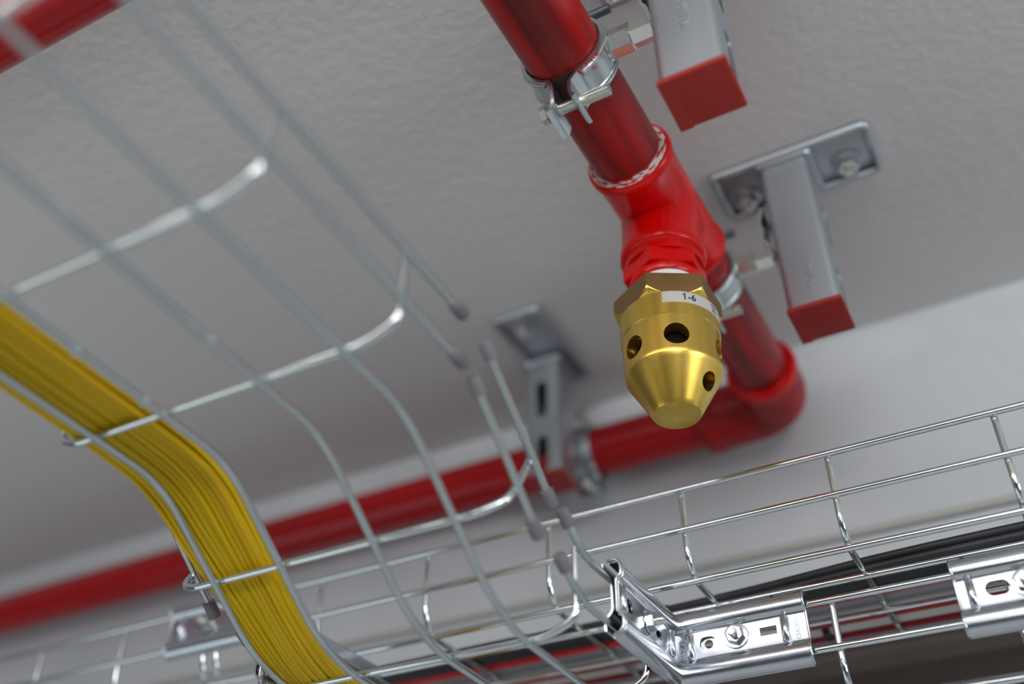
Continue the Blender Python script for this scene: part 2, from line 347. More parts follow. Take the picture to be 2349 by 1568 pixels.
# sticker wrapped round the top of the body
bm = bmesh.new(); A0, A1 = math.radians(77), math.radians(-30); N = 40; rows = []
for h in (0.1059, 0.1146):
    rows.append([bm.verts.new(npt(h, 0.0320, A0 + (A1 - A0) * k / N)) for k in range(N + 1)])
for k in range(N): bm.faces.new((rows[0][k], rows[0][k + 1], rows[1][k + 1], rows[1][k]))
r_ = bmesh.ops.solidify(bm, geom=bm.faces[:], thickness=0.00012)
lab = part(bm, 'sticker', M['sticker'], nz, True, label='white paper sticker reading 1-6')
def wrap(hc, ac): return lambda x, y, z: npt(hc - y, 0.03225 + z, math.radians(ac) - x / 0.0322)
bm = text_bm('1-6', 0.0072, 0.00004, wrap(0.1102, 46), 0.00003)
W_ = wrap(0.1102, 46)   # the flag of the figure one
prism(bm, [W_(x, y, 0) for x, y in ((-0.0031, 0.0027), (-0.0031, 0.0020), (-0.0043, 0.0012), (-0.0043, 0.0018))], (0, 0, 0), (W_(0, 0, 0.00005) - W_(0, 0, 0)))
part(bm, 'lettering', M['ink'], lab)
part(text_bm('Gas', 0.0036, 0.00004, wrap(0.1083, 9)), 'lettering', M['ink'], lab)
part(text_bm('Pa', 0.0036, 0.00004, wrap(0.1122, 9)), 'lettering', M['ink'], lab)

# ------------------------------------------------------------------ struts hanging from the ceiling
def strut(name, label, x0, x1, y0, y1, zb, slot_side, plate, bolts, txt=None):
    cx, cy = (x0 + x1) / 2, (y0 + y1) / 2
    t = thing(name, label, 'strut', (cx, cy, zb), 'steel struts fixed to the ceiling')
    th = 0.0022; lip = 0.008
    # cross-section: closed on slot_side, open opposite (lips)
    if slot_side == '+x': P = [(x0, y0 + lip + 0.004), (x0, y0), (x1, y0), (x1, y1), (x0, y1), (x0, y1 - lip - 0.004)]
    else: P = [(x0 + lip + 0.004, y1), (x0, y1), (x0, y0), (x1, y0), (x1, y1), (x1 - lip - 0.004, y1)]
    P = [(min(max(a, x0 + th / 2), x1 - th / 2), min(max(b, y0 + th / 2), y1 - th / 2)) for a, b in P]
    bm = bmesh.new(); ribbon(bm, fil2(P, 0.0045), th, lambda a, b: (a, b, zb + 0.0012), (0, 0, CZ - zb - 0.0030))
    ch = part(bm, 'strut_channel', M['steel'], t, True)
    ch.data.transform(Matrix.Translation(t.location)); ch.parent = None
    cs = []; z = zb - 0.004
    L = 0.040
    zz = zb + 0.000
    while zz < CZ - 0.03:
        b_ = bmesh.new(); top = min(zz + L, CZ - 0.03); w_ = 0.0055
        pts = []
        for k in range(9): a = PI + PI * k / 8; pts.append((w_ * math.cos(a), (zz if zz > zb + 0.001 else zz + 0.001) + w_ + w_ * math.sin(a)))
        for k in range(9): a = PI * k / 8; pts.append((w_ * math.cos(a), top - w_ + w_ * math.sin(a)))
        if slot_side == '+x': prism(b_, [(x1 - 0.006, cy + u, v) for u, v in pts], (0, 0, 0), (0.012, 0, 0))
        else: prism(b_, [(cx + u, y0 - 0.006, v) for u, v in pts], (0, 0, 0), (0, 0.012, 0))
        cs.append(b_); zz += 0.0 + L + 0.022
    cut(ch, cs)
    ch.data.transform(Matrix.Translation(-t.location)); ch.parent = t
    for p in ch.data.polygons: p.use_smooth = True
    ch.data.set_sharp_from_angle(angle=math.radians(35))
    # red end cap
    bm = bmesh.new(); box(bm, (x0 - 0.0006, y0 - 0.0006, zb - 0.0022), (x1 + 0.0006, y1 + 0.0006, zb + 0.0014), 0.0016, 4)
    bmesh.ops.scale(bm, vec=(1, 1, 1), verts=bm.verts[:])
    box(bm, (x0 + 0.004, y0 + 0.004, zb), (x1 - 0.004, y1 - 0.004, zb + 0.02))
    cp = part(bm, 'end_cap', M['redcap'], t, True, label='red plastic end cap')
    bm = bmesh.new(); box(bm, (x0 - 0.0004, y0 - 0.0004, zb - 0.0027), (x0 + 0.0075, y1 + 0.0004, zb - 0.0018), 0.0003, 1); part(bm, 'cap_strip', M['redcap'], cp)
    # base plate with turned rim
    a0, b0, a1, b1 = plate
    bm = bmesh.new(); box(bm, (a0, b0, CZ - 0.0035), (a1, b1, CZ - 0.0002), 0.0012, 2)
    rim = fillet([(a0 + .006, b0, CZ - .006), (a1, b0, CZ - .006), (a1, b1, CZ - .006), (a0, b1, CZ - .006), (a0, b0, CZ - .006), (a0 + .007, b0, CZ - .006)], 0.006, 6)
    tube(bm, rim, 0.0032, 10)
    bp = part(bm, 'base_plate', M['steel'], t, True)
    for bx, by in bolts:
        bm = bmesh.new(); lathe(bm, (bx, by, CZ - 0.0030), (0, 0, -1), [(0, 0.0125), (0.0018, 0.0125), (0.0030, 0.0100), (0.0030, 0.0)], 32); part(bm, 'washer', M['steel'], t, True)
        bm = bmesh.new(); hexnut(bm, (bx, by, CZ - 0.006), (0, 0, -1), 0.0085, 0.0062); tube(bm, [(bx, by, CZ - 0.010), (bx, by, CZ - 0.0165)], 0.0040, 14); part(bm, 'anchor_bolt', M['bolt'], t)
    bm = bmesh.new(); tube(bm, fillet([(x0 - .001, y1, CZ - .009), (x0 - .001, y0 - .001, CZ - .009), (x1 + .001, y0 - .001, CZ - .009), (x1 + .001, y1, CZ - .009)], 0.004), 0.0028, 8)
    for v in bm.verts: v.co += V(random.uniform(-1, 1), random.uniform(-1, 1), random.uniform(-1, 1)) * 0.0004
    part(bm, 'weld_seam', M['steel'], t, True)
    if txt:
        tz = txt; f = lambda x, y, z: V(cx + 0.0015 - y, y0 - 0.00005 - z, tz + x)
        part(text_bm('MÜPRO', 0.0085, 0.00014, f), 'embossed_lettering', M['bolt'], ch)
        bm = bmesh.new(); box(bm, (x0 + 0.003, y0 - 0.0003, tz + 0.004), (x0 + 0.0065, y0 + 0.001, tz + 0.0047)); part(bm, 'stamp_mark', M['zinc'], ch)
    return t
strut('ceiling_strut', 'grey steel strut with red end cap at the top edge, beside the in-focus pipe clamp', -0.1035, -0.0655, 0.354, 0.3905, 0.4515, '+x', (-0.146, 0.352, -0.023, 0.407), [(-0.128, 0.378), (-0.041, 0.378)], 0.500)
strut('ceiling_strut', 'red-capped grey strut with its whole ceiling plate in view, right of the brass nozzle', -0.1022, -0.0642, 0.598, 0.6385, 0.4685, '+x', (-0.1385, 0.594, -0.0165, 0.646), [(-0.1215, 0.630), (-0.0385, 0.629)], 0.496)
strut('ceiling_strut', 'blurred slotted grey strut in front of the red wall pipe, left of the nozzle', -0.3884, -0.3520, 0.745, 0.783, 0.4870, '-y', (-0.3835, 0.672, -0.3375, 0.790), [(-0.362, 0.694)])

# ------------------------------------------------------------------ pipe clamps
def clamp_on_pipe(name, label, yc, fine=True):
    c = p1(yc); t = thing(name, label, 'pipe clamp', c, 'two-part clamps holding the red pipe to the struts')
    W = 0.0118; ri = PR + 0.0008; ro = ri + 0.0026
    for s in (-1, 1):
        # half shell profile in x,z: ear below the pipe, round the pipe, ear above
        if s < 0: pts = [(-0.0140, -0.0458), (-0.0108, -0.0445), (-0.0084, -0.0400), (-0.0080, -0.0285)]; lo, hi = math.radians(247), math.radians(99)
        else: pts = [(0.0068, -0.0465), (0.0040, -0.0420), (0.0038, -0.0385), (0.0038, -0.0315), (0.0072, -0.0275)]; lo, hi = math.radians(-70), math.radians(80)
        n = 26
        for k in range(n + 1):
            a = lo + (hi - lo) * k / n; pts.append(((ro - 0.0012) * math.cos(a), (ro - 0.0012) * math.sin(a)))
        pts += [(0.0035 * s, 0.0300), (0.0035 * s, 0.044)]
        pts = fil2(pts[:6], 0.0012, 3)[:-1] + pts[5:]
        bm = bmesh.new(); ribbon(bm, pts, 0.0022, lambda a, b: (c.x + a, c.y - W, c.z + b), (0, 2 * W, 0))
        # the ears narrow away from the pipe and are slightly cupped
        for v in bm.verts:
            dz = c.z - 0.033 - v.co.z
            if dz > 0: v.co.y = c.y + (v.co.y - c.y) * (1 - 0.02 * dz * 100 * 0) + (0.004 if s < 0 else 0.0) * min(1, dz / 0.01)
        # bead rib around the middle of the band
        rib = [(c.x + (ro + 0.0002) * math.cos(a), c.y, c.z + (ro + 0.0002) * math.sin(a)) for a in [lo + (hi - lo) * k / 30 for k in range(1, 30)]]
        hb = part(bm, 'clamp_half', M['clamp'], t, True)
        bm = bmesh.new()
        for dy in (-0.0085, 0.0085):
            tube(bm, [(x, y + dy, z) for x, y, z in rib], 0.0010, 8)
        part(bm, 'band_edge', M['clamp'], hb, True)
        # rubber lining
    bm = bmesh.new(); lathe(bm, c - pd * (W + 0.0006), pd, [(0, PR + 0.0001), (0, PR + 0.0009), (2 * W + 0.0012, PR + 0.0009), (2 * W + 0.0012, PR + 0.0001)], 48, closed=True); part(bm, 'rubber_lining', M['rubber'], t, True)
    for zo, x0, x1, mt in ((-0.0385, -0.0150, 0.0245, 'bolt'), (0.0365, -0.0150, 0.029, 'darkbolt')):
        bm = bmesh.new(); thread(bm, (c.x + x0, c.y, c.z + zo), (c.x + x1, c.y, c.z + zo), 0.0040 if mt == 'bolt' else 0.0034)
        b1 = part(bm, 'clamp_bolt', M[mt], t, True)
        bm = bmesh.new(); lathe(bm, (c.x + x0 - 0.0052, c.y, c.z + zo), (1, 0, 0), [(0, 0.0050), (0.0006, 0.0058), (0.0045, 0.0058), (0.005, 0.0052)], 6, e1=(0, 1, 0), phase=0.3)
        hd = part(bm, 'bolt_head', M['bolt'], b1)
        if mt == 'bolt' and fine:
            hd.data.transform(Matrix.Translation(c)); hd.parent = None
            b_ = bmesh.new(); box(b_, (c.x + x0 - 0.0062, c.y - 0.008, c.z + zo - 0.0009), (c.x + x0 - 0.0034, c.y + 0.008, c.z + zo + 0.0009)); cut(hd, [b_]); hd.data.transform(Matrix.Translation(-c)); hd.parent = b1
    # connector: flange, coupling nut, stepped sleeve, saddle plate on the strut
    bm = bmesh.new(); lathe(bm, (c.x + ro - 0.002, c.y, c.z), (1, 0, 0), [(0, 0.0105), (0.0016, 0.0098), (0.0024, 0.0070)], 24, e1=(0, 1, 0)); part(bm, 'weld_flange', M['clamp'], t, True)
    bm = bmesh.new(); hexnut(bm, (c.x + ro - 0.001, c.y, c.z), (1, 0, 0), 0.0089, 0.0150, 0.25); part(bm, 'coupling_nut', M['bolt'], t)
    xs = -0.1035
    bm = bmesh.new(); hexnut(bm, (c.x + ro + 0.0135, c.y, c.z), (1, 0, 0), 0.0078, xs - (c.x + ro + 0.0135) - 0.001, 0.55); part(bm, 'stepped_sleeve', M['bolt'], t)
    bm = bmesh.new(); prof = fil2([(xs - 0.0012, c.z - 0.011), (xs - 0.0030, c.z + 0.004), (xs - 0.0060, c.z + 0.009), (xs - 0.0045, c.z + 0.018), (xs - 0.0062, c.z + 0.024), (xs - 0.0030, c.z + 0.040)], 0.002)
    ribbon(bm, prof, 0.0022, lambda a, b: (a, c.y - 0.013, b), (0, 0.026, 0)); part(bm, 'saddle_plate', M['bolt'], t, True)
    return t
cl1 = clamp_on_pipe('pipe_clamp', 'galvanised pipe clamp with slotted bolt in focus near the top, joined to the nearest strut', 0.3735)
# flecks of red paint on the near band
bm = bmesh.new(); c = p1(0.3735)
for k in range(70):
    a = math.radians(random.uniform(-70, -30)); dy = -0.0118 + abs(random.gauss(0, 0.0030)); rr = PR + 0.0042; s = random.uniform(0.0003, 0.0009)
    for q in range(1):
        pts = [(c.x + rr * math.cos(a + s * 14 * math.cos(u) * random.uniform(.6, 1.2)), c.y + dy + s * 1.6 * math.sin(u), c.z + rr * math.sin(a + s * 14 * math.cos(u))) for u in [2 * PI * j / 7 for j in range(7)]]
    vs = [bm.verts.new(p) for p in pts]; bm.faces.new(vs)
bmesh.ops.solidify(bm, geom=bm.faces[:], thickness=0.0003)
part(bm, 'paint_fleck', M['fitting'], cl1, label='smears of red paint')['kind'] = 'stuff'
clamp_on_pipe('pipe_clamp', 'blurred pipe clamp half hidden behind the brass nozzle, joined to the second strut', 0.612, False)
# clamp on the wall pipe behind the slotted strut
xc = -0.352
t = thing('pipe_clamp', 'out-of-focus pipe clamp around the red wall pipe, beside the slotted strut', 'pipe clamp', (xc, Y2, Z2), 'two-part clamps holding the red pipe to the struts')
for s in (-1, 1):
    n = 22; pts = [(s * 0.0035, -0.047)] + [(s * 0.0035, -0.029)] if False else [(-0.047, s * 0.0035), (-0.030, s * 0.0035)]
    pts += [(-0.0262 * math.cos(a), s * 0.0262 * math.sin(a)) for a in [math.radians(12 + 156 * k / n) for k in range(n + 1)]] + [(0.030, s * 0.0035)]
    pts = [(-b, a) for a, b in pts]
    bm = bmesh.new(); ribbon(bm, pts, 0.0026, lambda a, b: (xc - 0.011, Y2 + a, Z2 + b), (0.022, 0, 0)); part(bm, 'clamp_half', M['clamp'], t, True)
for zo in (-0.039, 0.036):
    bm = bmesh.new(); thread(bm, (xc, Y2 - 0.021, Z2 + zo), (xc, Y2 + 0.018, Z2 + zo), 0.0032); hexnut(bm, (xc, Y2 - 0.013, Z2 + zo), (0, -1, 0), 0.0062, 0.005); part(bm, 'clamp_bolt', M['bolt'], t, True)
bm = bmesh.new(); hexnut(bm, (xc, Y2 - 0.026, Z2), (0, -1, 0), 0.0075, 0.0035); part(bm, 'coupling_nut', M['clamp'], t)

# ------------------------------------------------------------------ wire mesh trays
WR = 0.00215
def endcap(p, d, t, r=0.0038, L=0.0105, name='end_cap'):
    p, d = Vector(p), Vector(d).normalized(); bm = bmesh.new()
    lathe(bm, p - d * (L * 0.72), d, [(0, WR), (0.0002, r * 0.97), (L * 0.9, r), (L, r * 0.85)], 20, e1=(1, 0, 0.01)); part(bm, name, M['cap'], t, True, label='grey plastic wire end cap')
def wire(pts, t, name='long_wire', r=WR, m='wire', n=10):
    bm = bmesh.new(); tube(bm, pts, r, n); return part(bm, name, M[m], t, True)

# ---- tray 1: comes along the ceiling, drops and meets the lower tray
XR, XL = -0.2194, -0.434
t1 = thing('mesh_cable_tray', 'wire mesh tray coming from upper left and bending down, holding the yellow cables', 'cable tray', (-0.33, 0.2, 0.29))
base = [(-0.30, 0.3105), (0.10, 0.2955), (0.300, 0.2882), (0.3495, 0.2866), (0.452, 0.2135), (0.60, 0.2105)]
for x in (-0.2496, -0.2994, -0.3596, -0.4058):
    wire(fillet([(x, y, z) for y, z in base], [0, 0, 0, 0.022, 0.034, 0], 10), t1)
for x, sg in ((XR, 1), (XL, -1)):
    l1 = [(-0.30, 0.361), (0.10, 0.3425), (0.3055, 0.3372), (0.352, 0.3362)]
    l2 = [(-0.30, 0.3333), (0.10, 0.3155), (0.3031, 0.3079), (0.3535, 0.3064)]
    wire([(x, *q) for q in l1], t1); wire([(x, *q) for q in l2], t1)
    endcap((x, *l1[-1]), (0, 1, -0.02), t1); endcap((x, *l2[-1]), (0, 1, -0.02), t1)
    a, b = (0.378, 0.3318), (0.4505, 0.2752); wire([(x, *a), (x, *b)], t1)
    d = V(0, b[0] - a[0], b[1] - a[1]); endcap((x, *a), -d, t1); endcap((x, *b), d, t1)
    a, b = (0.367, 0.3026), (0.4335, 0.2492); wire([(x, *a), (x, *b)], t1)
    d = V(0, b[0] - a[0], b[1] - a[1]); endcap((x, *a), -d, t1); endcap((x, *b), d, t1)
    c3 = fillet([(x, 0.466, 0.2752), (x, 0.490, 0.2608), (x, 0.55, 0.2618), (x, 0.617, 0.262)], 0.02, 6); wire(c3, t1); endcap(c3[0], (0, -1, 0.6), t1)
    c4 = fillet([(x, 0.4605, 0.2462), (x, 0.486, 0.2325), (x, 0.55, 0.2335), (x, 0.617, 0.2335)], 0.02, 6); wire(c4, t1); endcap(c4[0], (0, -1, 0.55), t1)
def xwire(st, up, t, ht=0.0515, m='wire2'):
    """cross wire: station (y,z) of the long wires, up direction in y,z"""
    u = V(0, up[0], up[1]).normalized(); o = V(0, st[0], st[1]) + u * (WR * 2 - 0.0003)
    a, b = XR - 0.0036, XL - 0.0040
    pts = [V(a, 0, 0) + o + u * (ht - 0.003), V(a, 0, 0) + o + u * 0.012, V(a - 0.010, 0, 0) + o, V(b + 0.010, 0, 0) + o, V(b, 0, 0) + o + u * 0.012, V(b, 0, 0) + o + u * (ht - 0.003)]
    pts[1] = V(a, 0, 0) + o + u * 0.0075; pts[2] = V(a - 0.017, 0, 0) + o
    pts[3] = V(b + 0.012, 0, 0) + o; pts[4] = V(b, 0, 0) + o + u * 0.0075
    wire(fillet(pts, [0, 0.007, 0.011, 0.009, 0.007, 0], 8), t, 'cross_wire', WR, m)
xwire((-0.096, 0.3025), (0.037, 1), t1); xwire((0.004, 0.2992), (0.037, 1), t1)
xwire((0.104, 0.2954), (0.037, 1), t1); xwire((0.204, 0.2917), (0.037, 1), t1); xwire((0.304, 0.2880), (0.02, 1), t1)
xwire((0.4035, 0.2485), (0.56, 0.83), t1); xwire((0.486, 0.2128), (0.02, 1), t1); xwire((0.584, 0.2110), (0.02, 1), t1)
# small galvanising nubs on the long wires
for q in ((-0.2994, 0.178, 0.2926), (-0.2994, 0.266, 0.2895), (-0.3596, 0.2438, 0.2903), (-0.3596, 0.288, 0.2886)):
    bm = bmesh.new(); tube(bm, [(q[0] + 0.0031, q[1] - 0.0008, q[2] + 0.0005), (q[0] - 0.0025, q[1] + 0.0006, q[2] - 0.0016)], 0.0009, 8); part(bm, 'zinc_nub', M['wire2'], t1, True)
# hanger holding the tray, top left
hg = thing('threaded_hanger', 'dark blurred threaded rod hanging from the ceiling to the tray edge, top left', 'hanger', (-0.213, 0.119, 0.62))
bm = bmesh.new(); thread(bm, (-0.213, 0.119, 0.322), (-0.213, 0.119, CZ - 0.001), 0.004, 0.003, 12); part(bm, 'threaded_rod', M['darkbolt'], hg, True)
bm = bmesh.new(); lathe(bm, (-0.213, 0.119, 0.330), (0, 0, -1), [(0, 0.010), (0.002, 0.010), (0.0021, 0.007), (0.008, 0.007), (0.009, 0.004)], 6, phase=.2); part(bm, 'hanger_nut', M['darkbolt'], hg)

# ---- upper tray along the wall
t2 = thing('mesh_cable_tray', 'upper wire mesh tray running along the wall, carrying black and red cables', 'cable tray', (-0.3, 0.70, 0.29))
YN, YF = 0.598, 0.790
XA, XB = -1.30, 0.32
def longrow(x0, x1, y, z, t, m='wire2', r=WR, n=12): wire([(x0, y, z), (x1, y, z)], t, 'long_wire', r, m, n)
for sx0, sx1 in ((XA, -0.5985), (-0.5975, XB)):
    longrow(sx0, sx1, YN, 0.3492, t2); longrow(sx0, sx1, YN, 0.3200, t2)
    longrow(sx0, sx1, YN + 0.0075, 0.2868, t2); longrow(sx0, sx1, 0.6480, 0.2862, t2); longrow(sx0, sx1, 0.7080, 0.2862, t2); longrow(sx0, sx1, 0.7560, 0.2862, t2)
    longrow(sx0, sx1, YF, 0.3200, t2); longrow(sx0, sx1, YF, 0.3492, t2)
def ycross(x, t, yn, yf, zb, ht, m='wire2', r=WR):
    a, b = yn + 0.0037, yf - 0.0037
    pts = [(x, a, zb + ht), (x, a, zb + 0.0115), (x, a + 0.0095, zb), (x, b - 0.0095, zb), (x, b, zb + 0.0115), (x, b, zb + ht)]
    wire(fillet(pts, [0, 0.009, 0.007, 0.007, 0.009, 0], 7), t, 'cross_wire', r, m, 12)
for x in (-1.2, -1.0, -0.899, -0.799, -0.6993, -0.6045, -0.5911, -0.4925, -0.3955, -0.2955, -0.1955, -0.0963, 0.0043, 0.104, 0.204): ycross(x, t2, YN, YF, 0.2902, 0.0605)

# ---- lower tray along the wall (meets tray 1)
t3_ = thing('mesh_cable_tray', 'lower wire mesh tray along the wall, starting at the shiny corner bracket at lower right', 'cable tray', (-0.05, 0.70, 0.21))
AN, AF = 0.6215, 0.8130
for x0, x1 in ((-0.2165, 0.32),):
    longrow(x0, x1, AN, 0.2640, t3_, r=0.0022); longrow(x0, x1, AN, 0.2348, t3_, r=0.0022)
for y in (0.6400, 0.690, 0.742, 0.790): longrow(-0.90, 0.32, y, 0.2062, t3_, r=0.0022)
longrow(-0.9, 0.32, AF, 0.2640, t3_); longrow(-0.9, 0.32, AF, 0.2348, t3_)
for x in (-0.2155, -0.1157, -0.0157, 0.084, 0.184): ycross(x, t3_, AN, AF, 0.2103, 0.0540, r=0.0022)
for x in (-0.315, -0.395):
    wire(fillet([(x, 0.632, 0.2103), (x, AF - 0.0132, 0.2103), (x, AF - 0.0037, 0.222), (x, AF - 0.0037, 0.264)], [0, 0.007, 0.009, 0]), t3_, 'cross_wire', 0.0022, 'wire2')

# ------------------------------------------------------------------ clip-on brackets
def clip(parent, name, o, du, dn, L, feats, depth=0.0, mirror=False):
    """C-shaped plate along du from o (z centre), dn = outward; wires lie inside the rolled edges"""
    o, du, dn = Vector(o), Vector(du), Vector(dn); z = V(0, 0, 1)
    prof = [(-0.0040, 0.0215), (0.0008, 0.0222), (0.0035, 0.0195), (0.0040, 0.0150), (0.0034, 0.0118), (0.0004, 0.0098), (0.0002, -0.0098), (0.0034, -0.0118), (0.0040, -0.0150), (0.0035, -0.0195), (0.0008, -0.0225), (-0.0035, -0.0232)]
    prof = fil2(prof, 0.0022, 4)
    bm = bmesh.new(); ribbon(bm, prof, 0.0013, lambda a, b: o + dn * a + z * b, du * L)
    pl = part(bm, name, M['zinc'], parent, True)
    pl.data.transform(Matrix.Translation(parent.location)); pl.parent = None
    cs = []
    def shape(u, v, w_, h_, rnd):
        pts = []
        if rnd: # stadium
            rr = min(w_, h_) / 2; 
            for cx_, a0 in ((w_ / 2 - rr, -PI / 2), (-(w_ / 2 - rr), PI / 2)):
                for k in range(11): a = a0 + PI * k / 10; pts.append((cx_ + rr * math.cos(a), rr * math.sin(a)))
        else: pts = [(-w_ / 2, -h_ / 2), (w_ / 2, -h_ / 2), (w_ / 2, h_ / 2), (-w_ / 2, h_ / 2)]
        return [(u + a, v + b) for a, b in pts]
    for f in feats:
        if f[0] in ('slot', 'oval'):
            b_ = bmesh.new(); prism(b_, [o + du * a + z * b - dn * 0.003 for a, b in shape(f[1], f[2], f[3], f[4], f[0] == 'oval')], (0, 0, 0), dn * 0.006); cs.append(b_)
    if cs: cut(pl, cs)
    pl.data.transform(Matrix.Translation(-parent.location)); pl.parent = parent
    for p in pl.data.polygons: p.use_smooth = True
    pl.data.set_sharp_from_angle(angle=math.radians(40))
    for f in feats:
        if f[0] == 'rib':
            bm = bmesh.new(); tube(bm, [o + du * f[1] + z * -0.0085 + dn * 0.0006, o + du * f[1] + z * -0.0075 + dn * 0.0016, o + du * f[1] + z * 0.0075 + dn * 0.0016, o + du * f[1] + z * 0.0085 + dn * 0.0006], [0.0013, 0.0026, 0.0026, 0.0013], 12); part(bm, 'pressed_rib', M['zinc'], pl, 'all')
        if f[0] == 'bolt':
            c = o + du * f[1] + z * f[2]; bm = bmesh.new(); ax = dn
            lathe(bm, c + dn * 0.0008, ax, [(0, 0.0076), (0.0004, 0.0081), (0.0010, 0.0078), (0.0012, 0.0055)], 28, e1=z); part(bm, 'washer', M['zinc'], pl, True)
            bm = bmesh.new(); lathe(bm, c + dn * 0.0017, ax, [(0, 0.0057), (0.0005, 0.0060), (0.0034, 0.0060), (0.0040, 0.0053), (0.0040, 0.003)], 6, e1=z, phase=0.2); part(bm, 'nut', M['zinc'], pl)
            bm = bmesh.new(); lathe(bm, c + dn * 0.001, ax, [(0, 0.0028), (0.0090, 0.0028), (0.0100, 0.0023), (0.0100, 0)], 20, e1=z); part(bm, 'bolt_stud', M['bolt'], pl, True)
        if f[0] == 'dimple':
            c = o + du * f[1] + z * f[2] + dn * f[3]; bm = bmesh.new(); lathe(bm, c, f[4], [(0, 0.0015), (0.0004, 0.0013), (0.0006, 0.0006), (0.0007, 0)], 14, e1=du); part(bm, 'pressed_dimple', M['zinc'], pl, True)
        if f[0] == 'backing':   # inner sliding washer plate seen through the hole
            c = o + du * f[1] + z * f[2] - dn * 0.0015; bm = bmesh.new(); lathe(bm, c, -dn, [(0, 0.0028), (0, 0.0068), (0.0008, 0.0068), (0.0008, 0.0028)], 28, e1=z, closed=True); part(bm, 'backing_washer', M['clamp'], pl, True)
        if f[0] == 'text':
            c = o + du * f[1] + z * f[2]; sgn = f[5] if len(f) > 5 else 1
            part(text_bm(f[3], f[4], 0.00022, lambda x, y, zz: c + du * (-y) * sgn + z * x * sgn + dn * (0.0009 + zz), 0.00004), 'stamped_lettering', M['steel'], pl)
        if f[0] == 'lip':
            bm = bmesh.new(); tube(bm, [o + du * f[1] + z * b + dn * (a + 0.0004) for a, b in prof], 0.0009, 8); part(bm, 'turned_edge', M['zinc'], pl, 'all')
    return pl
zc = 0.2497
cb = thing('corner_bracket', 'shiny zinc corner bracket stamped B27, joining the bent tray to the lower tray', 'bracket', (-0.217, 0.6195, zc))
DZ = V(0, 0, 1)
clip(cb, 'bracket_leg', (-0.2155, 0.6187, zc), (1, 0, 0), (0, -1, 0), 0.0850,
     [('rib', 0.0100, 0), ('text', 0.0052, -0.0015, 'B27', 0.0070), ('oval', 0.0213, 0.0006, 0.0112, 0.0082), ('backing', 0.0213, 0.0006), ('bolt', 0.0400, 0.0015), ('slot', 0.0605, 0.0010, 0.0105, 0.0052), ('rib', 0.0712, 0),
      ('text', 0.0785, 0.0005, 'CHGJEKO', 0.0036), ('lip', 0.0848), ('lip', 0.0003), ('dimple', 0.0105, 0.0216, 0.0028, DZ), ('dimple', 0.066, 0.0216, 0.0028, DZ), ('dimple', 0.0105, -0.0228, -0.003, -DZ), ('dimple', 0.074, -0.0228, -0.003, -DZ)])
clip(cb, 'bracket_leg', (-0.2155, 0.6187, zc), (0, -1, 0), (1, 0, 0), 0.0925,
     [('rib', 0.0125, 0), ('oval', 0.0775, 0.0, 0.0110, 0.0082), ('backing', 0.0775, 0.0), ('bolt', 0.0475, 0.0010), ('slot', 0.0320, -0.001, 0.0085, 0.0050), ('rib', 0.0885, 0), ('lip', 0.0922), ('lip', 0.0955),
      ('dimple', 0.010, -0.0228, -0.003, -DZ), ('dimple', 0.075, -0.0228, -0.003, -DZ), ('dimple', 0.02, 0.0216, 0.0028, DZ)])
# inner counter-plate of the corner bracket
bm = bmesh.new(); ribbon(bm, fil2([(-0.0066, 0.0205), (-0.0070, 0.0140), (-0.0018, 0.0094), (-0.0018, -0.0094), (-0.0070, -0.0140), (-0.0066, -0.0205)], 0.003), 0.0011, lambda a, b: (-0.2155 + a, 0.5225, zc + b), (0, 0.090, 0)); part(bm, 'counter_plate', M['zinc'], cb, True)
sp_ = thing('splice_bracket', 'shiny zinc splice bracket with an oval hole on the lower tray at the right edge', 'bracket', (-0.044, 0.6187, zc))
clip(sp_, 'bracket_plate', (-0.0440, 0.6187, zc), (1, 0, 0), (0, -1, 0), 0.105, [('rib', 0.0080, 0), ('oval', 0.0222, 0.0008, 0.0135, 0.0090), ('bolt', 0.0372, 0.001), ('rib', 0.096, 0), ('lip', 0.0003), ('dimple', 0.008, 0.0216, 0.0028, DZ), ('dimple', 0.0085, -0.0228, -0.003, -DZ)])
sl = thing('splice_bracket', 'blurred zinc splice bracket on the upper tray at lower left, behind the yellow cables', 'bracket', (-0.597, 0.5952, 0.3346))
clip(sl, 'bracket_plate', (-0.639, 0.5952, 0.3346), (1, 0, 0), (0, -1, 0), 0.083, [('rib', 0.0115, 0), ('bolt', 0.0370, 0.0005), ('rib', 0.072, 0), ('lip', 0.0003)])
# left-hand corner bracket of the bent tray, half hidden behind the cables
lb = thing('corner_bracket', 'pale corner bracket at the bottom edge left of the yellow cables', 'bracket', (-0.4365, 0.57, zc))
clip(lb, 'bracket_leg', (-0.4375, 0.484, zc), (0, 1, 0), (-1, 0, 0), 0.12, [('oval', 0.030, 0, 0.011, 0.008), ('bolt', 0.052, 0)])
bm = bmesh.new(); box(bm, (-0.4345, 0.503, zc - 0.022), (-0.4331, 0.606, zc + 0.022), 0.0004, 1); part(bm, 'counter_plate', M['zinc'], lb)
# small grounding clamp on the cross wire of the upper tray (bottom centre-left)
gc = thing('wire_clip', 'small zinc clip with upright screw at the bottom, right of the yellow cables', 'clip', (-0.49, 0.675, 0.289))
bm = bmesh.new(); box(bm, (-0.5005, 0.6725, 0.2830), (-0.4835, 0.6805, 0.2845), 0.0003, 1); box(bm, (-0.5005, 0.6725, 0.2925), (-0.4835, 0.6805, 0.2940), 0.0003, 1); part(bm, 'clip_plate', M['zinc'], gc)
bm = bmesh.new(); thread(bm, (-0.4845, 0.6765, 0.279), (-0.4845, 0.6765, 0.2985), 0.0019); hexnut(bm, (-0.4845, 0.6765, 0.2825), (0, 0, -1), 0.0036, 0.0025); part(bm, 'clip_screw', M['bolt'], gc, True)

# ------------------------------------------------------------------ cables
def lerp(a, b, s): return a + (b - a) * s
